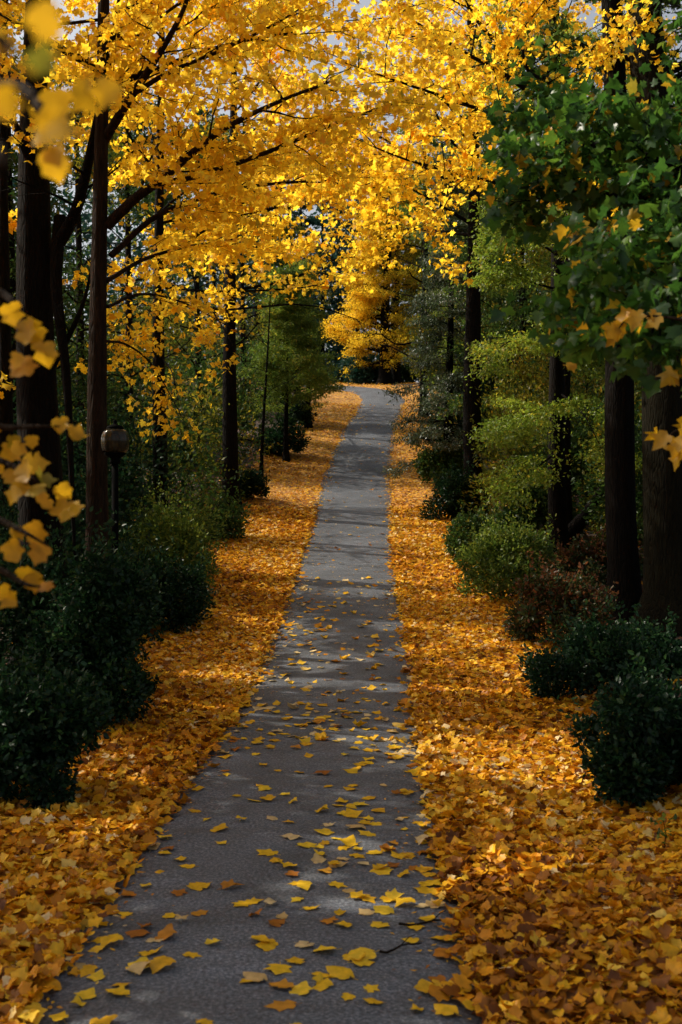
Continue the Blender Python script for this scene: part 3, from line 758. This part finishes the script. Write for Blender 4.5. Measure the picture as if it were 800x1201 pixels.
def near_right():
    X, Y = 2.6, 5.2
    z0 = float(gz(X, Y)) - .05; base = np.array([X, Y, z0])
    root = empty('maple_sapling', base)
    tag(root, 'thin sapling beyond the right edge holding out two clumps of orange yellow leaves', 'sapling')
    tm = MB(); P = smooth_path(base + np.array([[0, 0, 0], [.05, 0, 1.2], [0, .05, 2.4], [.05, 0, 4.2]]), 20)
    tube(tm, P, np.linspace(.04, .012, 20), 10, .05); tm.build('trunk', M['bark_warm'], root, origin=base)
    cm = MB()
    for pts, n in [([(880, 400, 5.4), (800, 375, 5.5), (742, 372, 5.6), (722, 390, 5.6)], 13), ([(900, 560, 5.2), (830, 520, 5.2), (795, 505, 5.2), (776, 525, 5.2)], 9)]:
        Q = smooth_path(np.array([ray(*q) for q in pts]), 14)
        S0 = np.array([X, Y, Q[0][2] - .25])
        Q = np.vstack([S0, Q]); bm_ = MB(); tube(bm_, Q, np.linspace(.012, .003, len(Q)), 5); bm_.build('limb', M['bark_warm'], root, origin=base)
        k = rng.uniform(8, 14, n); a = np.minimum(k.astype(int), 13); p = Q[a] + rng.normal(0, .035, (n, 3))
        D = np.stack([rng.normal(-.2, .5, n), rng.normal(0, .4, n), rng.normal(-.75, .35, n)], -1)
        N = np.stack([rng.normal(0, .45, n), -np.abs(rng.normal(.8, .35, n)), rng.normal(.45, .35, n)], -1)
        add_leaves(cm, 'maple', p, D, N, .10 * rng.uniform(.7, 1.15, n), np.clip(rng.normal(.6, .2, n), 0, 1))
    cm.build('crown', M['near_gold'], root, origin=base)
near_right()

# ------------------------------------------------------------------ middle distance and far trees
def conifer(label, X, Y, H, r, mat, n, leaf, reach, group=None, t0=.08, droop=.35, name='conifer', cat='tree', elev=(-12, 12), curve=-.12, limbs=46, var=None, kind='slip', drop_tunnel=True, nogap=False):
    return make_tree(name, label, cat, X, Y, H, r, M['bark'], mat, kind, n, leaf, limbs=limbs, t0=t0, t1=1., reach=reach, reach_top=.25, elev=elev,
                     n_side=7, n_twig=3, side_len=.36, twig_len=.4, spread=.10, droop=droop, flat=.55, curve=curve, limb_r=.22, group=group, top_r=.12, var=var, drop_tunnel=drop_tunnel, nogap=nogap)
conifer('grey green drooping evergreen on the right, whitish highlights coloured in, leaning toward the far path', X_at(528, 38), 38, 11.5, .2, M['grey_green'], 44000, .11, 2.1, limbs=70, drop_tunnel=False, nogap=True)
conifer('olive evergreen on the right standing behind the grey green one', X_at(556, 44), 44, 14, .22, M['sunny'], 26000, .13, 3.0)
conifer('rounded mid green small tree beside the far left bend on a thin leaning stem', X_at(336, 43), 43, 7.4, .11, M['sunny'], 42000, .11, 2.1, t0=.25, elev=(5, 40), curve=0., name='small_tree', limbs=56, nogap=True, drop_tunnel=False)
conifer('dense bushy green tree closest to the left of the far bend', X_at(350, 52), 52, 7.5, .14, M['sunny'], 26000, .14, 2.0, t0=.12, elev=(0, 40), curve=0., name='small_tree', limbs=44, nogap=True, drop_tunnel=False)
make_tree('olive_tree', 'tall olive yellow tree on the right of the far bend', 'tree', X_at(498, 55), 55, 15, .24, M['bark'], M['sunny'], 'slip', 32000, .15, limbs=36, t0=.15, reach=3.6, reach_top=1., elev=(-5, 35), flat=.5)
make_tree('maple_tree', 'far golden maple with layered boughs at the bend, thick black trunk', 'tree', X_at(451, 74), 74, 15, .42, M['bark'], M['gold_far'], 'slip', 60000, .19, limbs=70, t0=.09, reach=3.7, reach_top=1., elev=(-10, 22), flat=.6, lean=(.4, 0), lev=.16, zspread=.6, spread=.2,
          var=lambda P: np.clip(.62 - .13 * (P[:, 0] - 2.6) + rng.normal(0, .17, len(P)), 0, 1), drop_tunnel=False, az_bias=(3.1, .3), nogap=True)
make_tree('olive_tree', 'second far trunk right of the layered golden maple, under olive leaves', 'tree', X_at(464, 77), 77, 14, .36, M['bark'], M['olive'], 'slip', 26000, .2, limbs=40, t0=.2, reach=4, reach_top=1.2, elev=(-5, 25), drop_tunnel=False)
FAR = [(378, 92, 19, 3.4), (398, 100, 21, 3.6), (352, 88, 18, 3.2), (420, 104, 22, 3.8), (330, 96, 20, 3.6), (482, 98, 20, 3.5), (520, 92, 18, 3.4), (300, 84, 17, 3.2), (550, 86, 17, 3.2)]
for (px, d, H, rc) in FAR:
    conifer('tall haze tinted blue green conifer in the row far beyond the bend', X_at(px, d), d, H, .3, M['blue_green'], 9000, .34, rc, 'far conifers beyond the bend', t0=.1, limbs=40, drop_tunnel=False)
LEFT_FILL = [
    ('dark leafy tree deep behind the thick left trunk', 12, 24, 11, 'green', 3.0, .12),
    ('mid green tree seen between the two front left trunks', 92, 30, 12, 'olive', 3.2, .13),
    ('dark green tree behind the lamp and its bushes', 150, 36, 13, 'green', 3.4, .14),
    ('olive tree on the left bank behind the shaded dark trunk', 232, 42, 13, 'olive', 3.4, .15),
    ('dark green tree left of the rounded small tree', 285, 50, 14, 'green', 3.4, .16),
    ('olive tree farthest up the left side of the path', 338, 58, 13, 'olive', 3.2, .16),
    ('green tree in the left background above the leaning stem', 250, 62, 16, 'green', 4., .2),
    ('dark background tree at the far left', 40, 46, 17, 'green', 4.2, .18),
    ('dark background tree between lamp and slim maple', 150, 58, 18, 'green', 4.4, .2)]
for (lb, px, d, H, mt, rc, lf) in LEFT_FILL:
    make_tree('woodland_tree', lb, 'tree', X_at(px, d), d, H, .17, M['bark'], M[mt], 'slip', 24000, lf * 1.15, limbs=34, t0=.06, reach=rc, reach_top=1., elev=(-8, 40), flat=.45, group='woodland trees on the left')
RIGHT_FILL = [
    ('green tree behind the bright sprays on the right', 612, 36, 13, 'green', 3.2, .14),
    ('olive tree between the two right dark trunks', 690, 33, 12, 'olive', 3.2, .13),
    ('dark green tree at the far right behind the mossy trunk', 775, 29, 12, 'green', 3.2, .13),
    ('green tree higher up the right side behind the straight trunk', 590, 50, 15, 'green', 3.6, .17),
    ('olive tree at the right of the far bend', 540, 64, 14, 'olive', 3.6, .19),
    ('dark background tree on the right', 660, 48, 17, 'green', 4.2, .18),
    ('dark background tree at the far right', 745, 46, 17, 'green', 4.2, .18)]
for (lb, px, d, H, mt, rc, lf) in RIGHT_FILL:
    make_tree('woodland_tree', lb, 'tree', X_at(px, d), d, H, .17, M['bark'], M[mt], 'slip', 24000, lf * 1.15, limbs=34, t0=.06, reach=rc, reach_top=1., elev=(-8, 40), flat=.45, group='woodland trees on the right')
# trees added outside the left edge of the view to shade the path
for (lb, X, Y, H, n) in [('golden maple added for shade left of the view, nearest the front', -7.6, 7.5, 12, 15000), ('golden maple added for shade left of the view, level with the first bushes', -8.6, 12, 13, 15000),
                         ('golden maple added for shade left of the view, level with the lamp', -9.2, 17.5, 14, 15000), ('golden maple added for shade left of the view behind the thick trunk', -11.5, 25, 15, 10000), ('golden maple added for shade left of the view, deepest of its row', -14.5, 34, 16, 10000)]:
    make_tree('maple_tree', lb, 'tree', X, Y, H, .22, M['bark'], M['gold'], 'maple', n, .17, limbs=30, t0=.2, reach=4.2, reach_top=1.5, elev=(-5, 35), n_side=7, n_twig=3, flat=.5, top_thin=0)
# slim bare trunks
def pole_tree(label, px, d, ytop, dx, r, H=12):
    make_tree('bare_trunk', label, 'tree', X_at(px, d), d, H, r, M['bark'], None, n_leaves=0, limbs=6, t0=.4, reach=1.6, elev=(10, 50), n_side=4, n_twig=2, lean=(dx, 0), group='bare trunks in the woodland')
pole_tree('thin bare trunk leaning right under the rounded small tree', 306, 40, 0, .35, .07, 7)
pole_tree('dark slim trunk left of the leaning thin trunk', 268, 35, 0, .1, .16)
pole_tree('dark trunk by the bushes near the far left bend', 362, 51, 0, -.1, .16, 5)
pole_tree('black slim trunk at the extreme left edge', 2, 19, 0, .1, .16)

# a fallen leaning log on the right
lg = MB(); Q = smooth_path(np.array([ray(655, 640, 26), ray(690, 600, 26), ray(718, 560, 26.5)]), 10); tube(lg, Q, np.linspace(.17, .13, 10), 10, .06)
tag(lg.build('fallen_log', M['bark'], origin=Q[0]), 'dark leaning fallen log behind the right hand bushes', 'log')

# ------------------------------------------------------------------ bushes
def bush(label, X, Y, w, h, mat, n=9000, leaf=.05, kind='oval', name='bush', group='bushes beside the path', depth=None, var=None, lumps=9, lift=0.):
    z0 = float(gz(X, Y)); base = np.array([X, Y, z0]); depth = depth or w
    root = empty(name, base); tag(root, label, 'bush', group)
    C = np.stack([rng.normal(0, .27, lumps) * w, rng.normal(0, .27, lumps) * depth, rng.uniform(.2, .8, lumps) * h], -1)
    C[:, 2] *= 1 - .9 * np.clip(np.hypot(C[:, 0] / w, C[:, 1] / depth) - .15, 0, .5)
    C[:, 0] = np.clip(C[:, 0] * 1.25, -.36 * w, .36 * w); C[:, 1] = np.clip(C[:, 1], -.34 * depth, .34 * depth)
    C[0] = [0, 0, h * .55]
    Rr = rng.uniform(.11, .31, lumps) * np.minimum(w, h) ; Rr[0] = .36 * min(w, h)
    i = rng.choice(lumps, n, p=Rr ** 2 / (Rr ** 2).sum())
    d = rnd_dirs(n)
    rad = Rr[i] * (1 - .6 * rng.random(n) ** 1.5) * (1 + .22 * np.sin(d[:, 0] * 7 + i) * np.sin(d[:, 2] * 6 + i * 2) + .12 * np.sin(d[:, 1] * 13 + i * 3) * np.sin(d[:, 2] * 11))
    P = C[i] + d * rad[:, None]
    # upright shoots
    ns = n // 5
    j = rng.choice(n, ns // 14 + 1); j = np.repeat(j, 14)[:ns]; lng = np.repeat(rng.uniform(.25, 1.25, ns // 14 + 1), 14)[:ns, None]; tq = rng.random(ns)[:, None]
    sh = P[j] + (d[j] * .11 * w + np.array([0, 0, .30 * h])) * tq * lng + rng.normal(0, .022, (ns, 3))
    P[:ns] = sh
    k = (P[:, 2] > .02); P, d, i = P[k], d[k], i[k]
    D = d + rnd_dirs(len(P)) * .8 + np.array([0, 0, .25]); N = d + rnd_dirs(len(P)) * .6 + np.array([0, 0, .5])
    W = P + base
    k = sun_keep(W) | (rng.random(len(W)) < (.12 if (Y < 36 or Y > 50) else .3)); P, D, N = P[k], D[k], N[k]
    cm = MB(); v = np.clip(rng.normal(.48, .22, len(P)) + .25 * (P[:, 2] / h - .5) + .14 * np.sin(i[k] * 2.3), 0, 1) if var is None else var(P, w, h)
    add_leaves(cm, kind, P, D, N, leaf * rng.uniform(.6, 1.25, len(P)), v)
    cm.build('crown', mat, root)
    sm = MB()
    for q in range(7):
        t = C[q % lumps]; tube(sm, smooth_path(np.array([[rng.normal(0, .05) * w, rng.normal(0, .05) * w, -.05], t * [.5, .5, .5], t + [0, 0, .1 * h]]), 6), np.linspace(.018, .006, 6), 5)
    sm.build('stem', M['bark'], root)
    return root
B = [  # label, px, depth, width, height, material, leaves, leaf size
    ('nearest dark evergreen bush at the lower left edge of the leaf carpet', 18, 9.6, 1.15, 1.2, 'bush', 15000, .05),
    ('low dark bush on the left, just beyond the nearest left bush', 92, 12.6, 1.5, 1.15, 'bush', 15000, .05),
    ('big shadowed bush at the left edge under the blurred yellow leaves', 20, 13.8, 2.2, 2.1, 'bush', 18000, .055),
    ('dark bush at the foot of the lamp post', 118, 15.8, 2.0, 1.5, 'bush', 16000, .055),
    ('tall dark bush in front of the lamp post and the slender trunk', 114, 12.8, 1.2, 2.3, 'bush', 15000, .055),
    ('broad dark bush behind the lamp, between the front left trunks', 60, 18, 2.8, 2.4, 'bush', 17000, .06),
    ('dark bush bulging toward the path right of the lamp', 168, 19.2, 2.1, 1.4, 'bush', 18000, .055),
    ('bush with sunlit yellow green top right of the lamp', 200, 21.5, 1.9, 2.15, 'bush_lit', 15000, .055),
    ('grey green bush on the left bank beyond the sunlit topped bush', 246, 28.5, 1.7, 1.5, 'green', 11000, .07),
    ('small round dark bush below the slim left trunks', 294, 35, 1.1, 1.0, 'bush', 7000, .07),
    ('dark bush on the far left below the rounded small tree', 330, 44, 1.8, 1.5, 'bush', 8000, .09),
    ('farthest left bush by the orange bend', 347, 51, 1.5, 1.5, 'bush', 7000, .1),
    ('nearest dark glossy bush at the right edge of the leaf carpet', 762, 9.8, 1.55, 1.02, 'bush', 18000, .048),
    ('dark glossy bush on the right below the reddish one', 690, 14.4, 1.6, .98, 'bush', 15000, .05),
    ('reddish green bush on the right, in front of the black trunks', 652, 17.8, 1.45, 1.25, 'bush_red', 12000, .055),
    ('sunlit yellow green bush on the right edge of the carpet', 592, 21.6, 1.6, 1.45, 'bush_lit', 14000, .055),
    ('dark low bush on the right just beyond the sunlit one', 562, 26.5, 1.5, 1.1, 'green', 10000, .065),
    ('round dark bush at the foot of the straight right trunk', 534, 31.5, 1.5, 1.5, 'bush', 9000, .07),
    ('green bush under the drooping grey green evergreen', 520, 37.5, 1.7, 1.5, 'green', 9000, .08),
    ('low dark bush at the foot of the thickest mossy trunk', 775, 15.6, 1.8, .6, 'bush', 12000, .055),
    ('brownish low bush behind the reddish bush', 705, 22.5, 2.2, 1.0, 'bush_red', 10000, .065),
    ('dark bush behind the sunlit right bush', 628, 28, 2.2, 1.5, 'green', 10000, .075),
    ('green far bush just left of the far black trunk', 433, 76, 2.6, 2.2, 'blue_green', 6000, .16),
    ('second far bush left of the far black trunk', 408, 80, 3, 2.2, 'blue_green', 6000, .16),
    ('far bush right of the far black trunks', 480, 79, 3, 2.6, 'green', 6000, .16)]
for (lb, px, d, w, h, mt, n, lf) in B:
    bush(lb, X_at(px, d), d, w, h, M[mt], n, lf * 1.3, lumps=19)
SHRUB = [('shrub', 'tall dark shrub %s', q) for q in (
    ('deep behind the thick left trunk', 30, 22, 4.2, 4.6), ('between the two front left trunks and the lamp', 96, 25, 4, 4.2), ('right of the lamp, behind the sunlit topped bush', 165, 29, 4, 4.4),
    ('on the left around the slim maple trunk', 212, 34, 3.6, 4.2), ('far left in the middle distance', 70, 36, 5.5, 6), ('left, behind the dark slim trunk', 238, 41, 4.4, 5), ('left, in the middle distance beyond the lamp', 150, 44, 6, 6.5),
    ('left of the rounded small tree', 282, 47, 4.2, 5), ('at the top of the left bank', 318, 57, 5, 6), ('deep in the left woodland', 225, 58, 7, 7.5),
    ('between the two thick right trunks', 768, 27.5, 3.2, 4), ('at the right edge behind the mossy trunk', 815, 24, 4, 4.4), ('behind the bright sprays on the right', 640, 32, 4.4, 4.6), ('right, between the sprays and the black trunk', 705, 30, 4, 4.6),
    ('right, behind the straight dark trunk', 592, 39, 4.4, 5), ('deep right, in the middle distance', 760, 38, 6, 6.5), ('right of the drooping evergreen', 566, 50, 5, 6), ('right, beside the far bend', 528, 60, 4.6, 6), ('deep in the right woodland', 668, 52, 8, 8))]
for (nm, lb, (where, px, d, w, h)) in SHRUB:
    bush(lb % where, X_at(px, d), d, w, h, M[('green', 'olive', 'green', 'bush', 'olive')[int(rng.integers(0, 5))]], 15000, .045 + .0032 * d, 'oval' if d < 30 else 'slip', 'shrub', 'tall shrubs in the woodland', lumps=14)
# small green seedling at the right edge of the leaves
def seedling():
    d = 8.2; X = X_at(778, d); z0 = float(gz(X, d)); root = empty('seedling', (X, d, z0))
    tag(root, 'small green seedling in the leaf carpet in front of the nearest right bush', 'plant')
    sm = MB(); tube(sm, np.array([[0, 0, -.02], [.02, 0, .12], [0, .01, .24]]), [.006, .004, .002], 5); sm.build('stem', M['bark_moss'], root)
    cm = MB(); n = 34; P = np.stack([rng.normal(0, .035, n), rng.normal(0, .035, n), rng.uniform(.05, .26, n)], -1)
    add_leaves(cm, 'oval', P, rnd_dirs(n) + [0, 0, .4], rnd_dirs(n) * .5 + [0, 0, 1], .05 * rng.uniform(.7, 1.2, n), rng.random(n)); cm.build('foliage', M['bush_lit'], root)
seedling()

# ------------------------------------------------------------------ lamp
def lamp():
    d = 14.0 - .6; X = X_at(135, d); z0 = float(gz(X, d)); zc = CAM_Z - (517 - 600.5) * d / F_PX - z0
    root = empty('street_lamp', (X, d, z0)); tag(root, 'dark park lamp with barrel shaped glass globe among bushes beside the slender trunk', 'street lamp')
    black = metal_mat('black lamp iron', (.003, .003, .003), .8)
    def lathe(mb, prof_, sides=28):
        th = np.linspace(0, 2 * np.pi, sides, endpoint=False)
        V = np.array([[r_ * math.cos(t), r_ * math.sin(t), z] for r_, z in prof_ for t in th])
        m_ = len(prof_); i = np.arange(m_ - 1)[:, None] * sides; j = np.arange(sides)[None]
        mb.add(V, np.stack([i + j, i + (j + 1) % sides, i + sides + (j + 1) % sides, i + sides + j], -1).reshape(-1, 4))
    zb = zc - .16
    m = MB(); lathe(m, [(.001, 0), (.14, 0), (.14, .06), (.10, .10), (.09, .45), (.055, .52), (.045, .6), (.04, zb - .12), (.001, zb - .12)]); m.build('post', black, root)
    m = MB(); lathe(m, [(.001, zb - .12), (.06, zb - .12), (.065, zb - .08), (.05, zb - .06), (.11, zb - .015), (.125, zb), (.125, zb + .012), (.001, zb + .012)]); m.build('collar', black, root)
    gm, nt, out = new_mat('smoked ribbed glass')
    p = nt.nodes.new('ShaderNodeBsdfPrincipled'); p.inputs['Roughness'].default_value = .12
    tc = nt.nodes.new('ShaderNodeTexCoord'); mp = nt.nodes.new('ShaderNodeMapping'); mp.inputs['Scale'].default_value = (14, 14, 1.5)
    nz = nt.nodes.new('ShaderNodeTexNoise'); nz.inputs['Scale'].default_value = 1.5; nz.inputs['Detail'].default_value = 5
    nt.links.new(tc.outputs['Object'], mp.inputs['Vector']); nt.links.new(mp.outputs['Vector'], nz.inputs['Vector'])
    rp = ramp_node(nt, [(.3, (.018, .015, .008)), (.6, (.045, .038, .02)), (.85, (.13, .11, .065))]); nt.links.new(nz.outputs['Fac'], rp.inputs['Fac'])
    nt.links.new(rp.outputs['Color'], p.inputs['Base Color']); p.inputs['Transmission Weight'].default_value = .35; p.inputs['IOR'].default_value = 1.3
    nt.links.new(p.outputs[0], out.inputs['Surface'])
    m = MB(); sides = 48; th = np.linspace(0, 2 * np.pi, sides, endpoint=False)
    pr = smooth_path(np.array([[.115, zb + .014, 0], [.15, zb + .04, 0], [.168, zb + .12, 0], [.166, zb + .2, 0], [.14, zb + .27, 0], [.095, zb + .305, 0]]), 20)
    V = []
    for r_, z, _ in pr:
        for k_, t in enumerate(th):
            rr = r_ * (1 + .022 * math.cos(t * 12)); V.append([rr * math.cos(t), rr * math.sin(t), z])
    i = np.arange(19)[:, None] * sides; j = np.arange(sides)[None]
    m.add(V, np.stack([i + j, i + (j + 1) % sides, i + sides + (j + 1) % sides, i + sides + j], -1).reshape(-1, 4)); globe = m.build('glass_globe', gm, root)
    m = MB(); zt = zb + .306; lathe(m, [(.10, zt - .006), (.105, zt + .008), (.09, zt + .03), (.04, zt + .05), (.018, zt + .06), (.026, zt + .085), (.015, zt + .105), (.001, zt + .112)]); m.build('cap', black, root)
    m = MB(); lathe(m, [(.001, zb + .013), (.03, zb + .013), (.03, zb + .08), (.045, zb + .1), (.05, zb + .17), (.03, zb + .22), (.001, zb + .23)], 20); m.build('bulb', metal_mat('frosted bulb glass', (.6, .58, .5), .3), globe)
lamp()

# ------------------------------------------------------------------ distant woodland that closes the view
mb = MB()
n = 60000
th = rng.uniform(-.62, .62, n); rr = rng.uniform(96, 128, n)
P = np.stack([rr * np.sin(th), rr * np.cos(th), np.zeros(n)], -1)
top = 21 + 5 * np.sin(P[:, 0] * .21) + 3 * np.sin(P[:, 0] * .57 + 1)
P[:, 2] = gz(P[:, 0], P[:, 1]) * .9 + top * rng.random(n) ** .8
P += rng.normal(0, .4, (n, 3))
add_leaves(mb, 'slip', P, rnd_dirs(n), rnd_dirs(n), 1.0 * rng.uniform(.5, 1.2, n), rng.random(n))
tag(mb.build('distant_woodland', M['blue_green']), 'dark blue green woodland, tinted for haze, closing the view beyond the bend', 'woodland', kind='stuff')

# ------------------------------------------------------------------ light, sky, camera
world = bpy.data.worlds.new('World'); scene.world = world; world.use_nodes = True
nt = world.node_tree; bg = nt.nodes['Background']
sky = nt.nodes.new('ShaderNodeTexSky'); sky.sky_type = 'NISHITA'; sky.sun_disc = False
sky.sun_elevation = SUN_EL
sky.sun_rotation = math.atan2(S[0], S[1])
sky.air_density = 1.0; sky.dust_density = 5; sky.ozone_density = 1.0
hs = nt.nodes.new('ShaderNodeHueSaturation'); hs.inputs['Saturation'].default_value = .42      # hazy, pale sky
nt.links.new(sky.outputs[0], hs.inputs['Color']); nt.links.new(hs.outputs[0], bg.inputs['Color']); bg.inputs['Strength'].default_value = .15
sd = bpy.data.lights.new('sun', 'SUN'); sd.energy = 5.0; sd.angle = R(.53); sd.color = (1, .91, .76)
so = bpy.data.objects.new('sun', sd); col.objects.link(so)
so.rotation_euler = Vector(-S).to_track_quat('-Z', 'Y').to_euler(); so.location = (-20, 10, 30)

cam = bpy.data.cameras.new('camera'); co = bpy.data.objects.new('camera', cam); col.objects.link(co)
co.location = (0, 0, CAM_Z); co.rotation_euler = (R(90), 0, 0)
cam.sensor_fit = 'VERTICAL'; cam.sensor_height = 36; cam.lens = 36 * F_PX / 1201
cam.clip_start = .05; cam.clip_end = 2000
cam.dof.use_dof = True; cam.dof.focus_distance = 17; cam.dof.aperture_fstop = 2.8
scene.camera = co

scene.view_settings.view_transform = 'Standard'; scene.view_settings.look = 'None'; scene.view_settings.exposure = 0
scene.render.engine = 'CYCLES'
cy = scene.cycles
cy.use_denoising = True
cy.max_bounces = 7; cy.diffuse_bounces = 5; cy.glossy_bounces = 2; cy.transmission_bounces = 4; cy.transparent_max_bounces = 4
cy.caustics_reflective = False; cy.caustics_refractive = False
cy.sample_clamp_indirect = 4
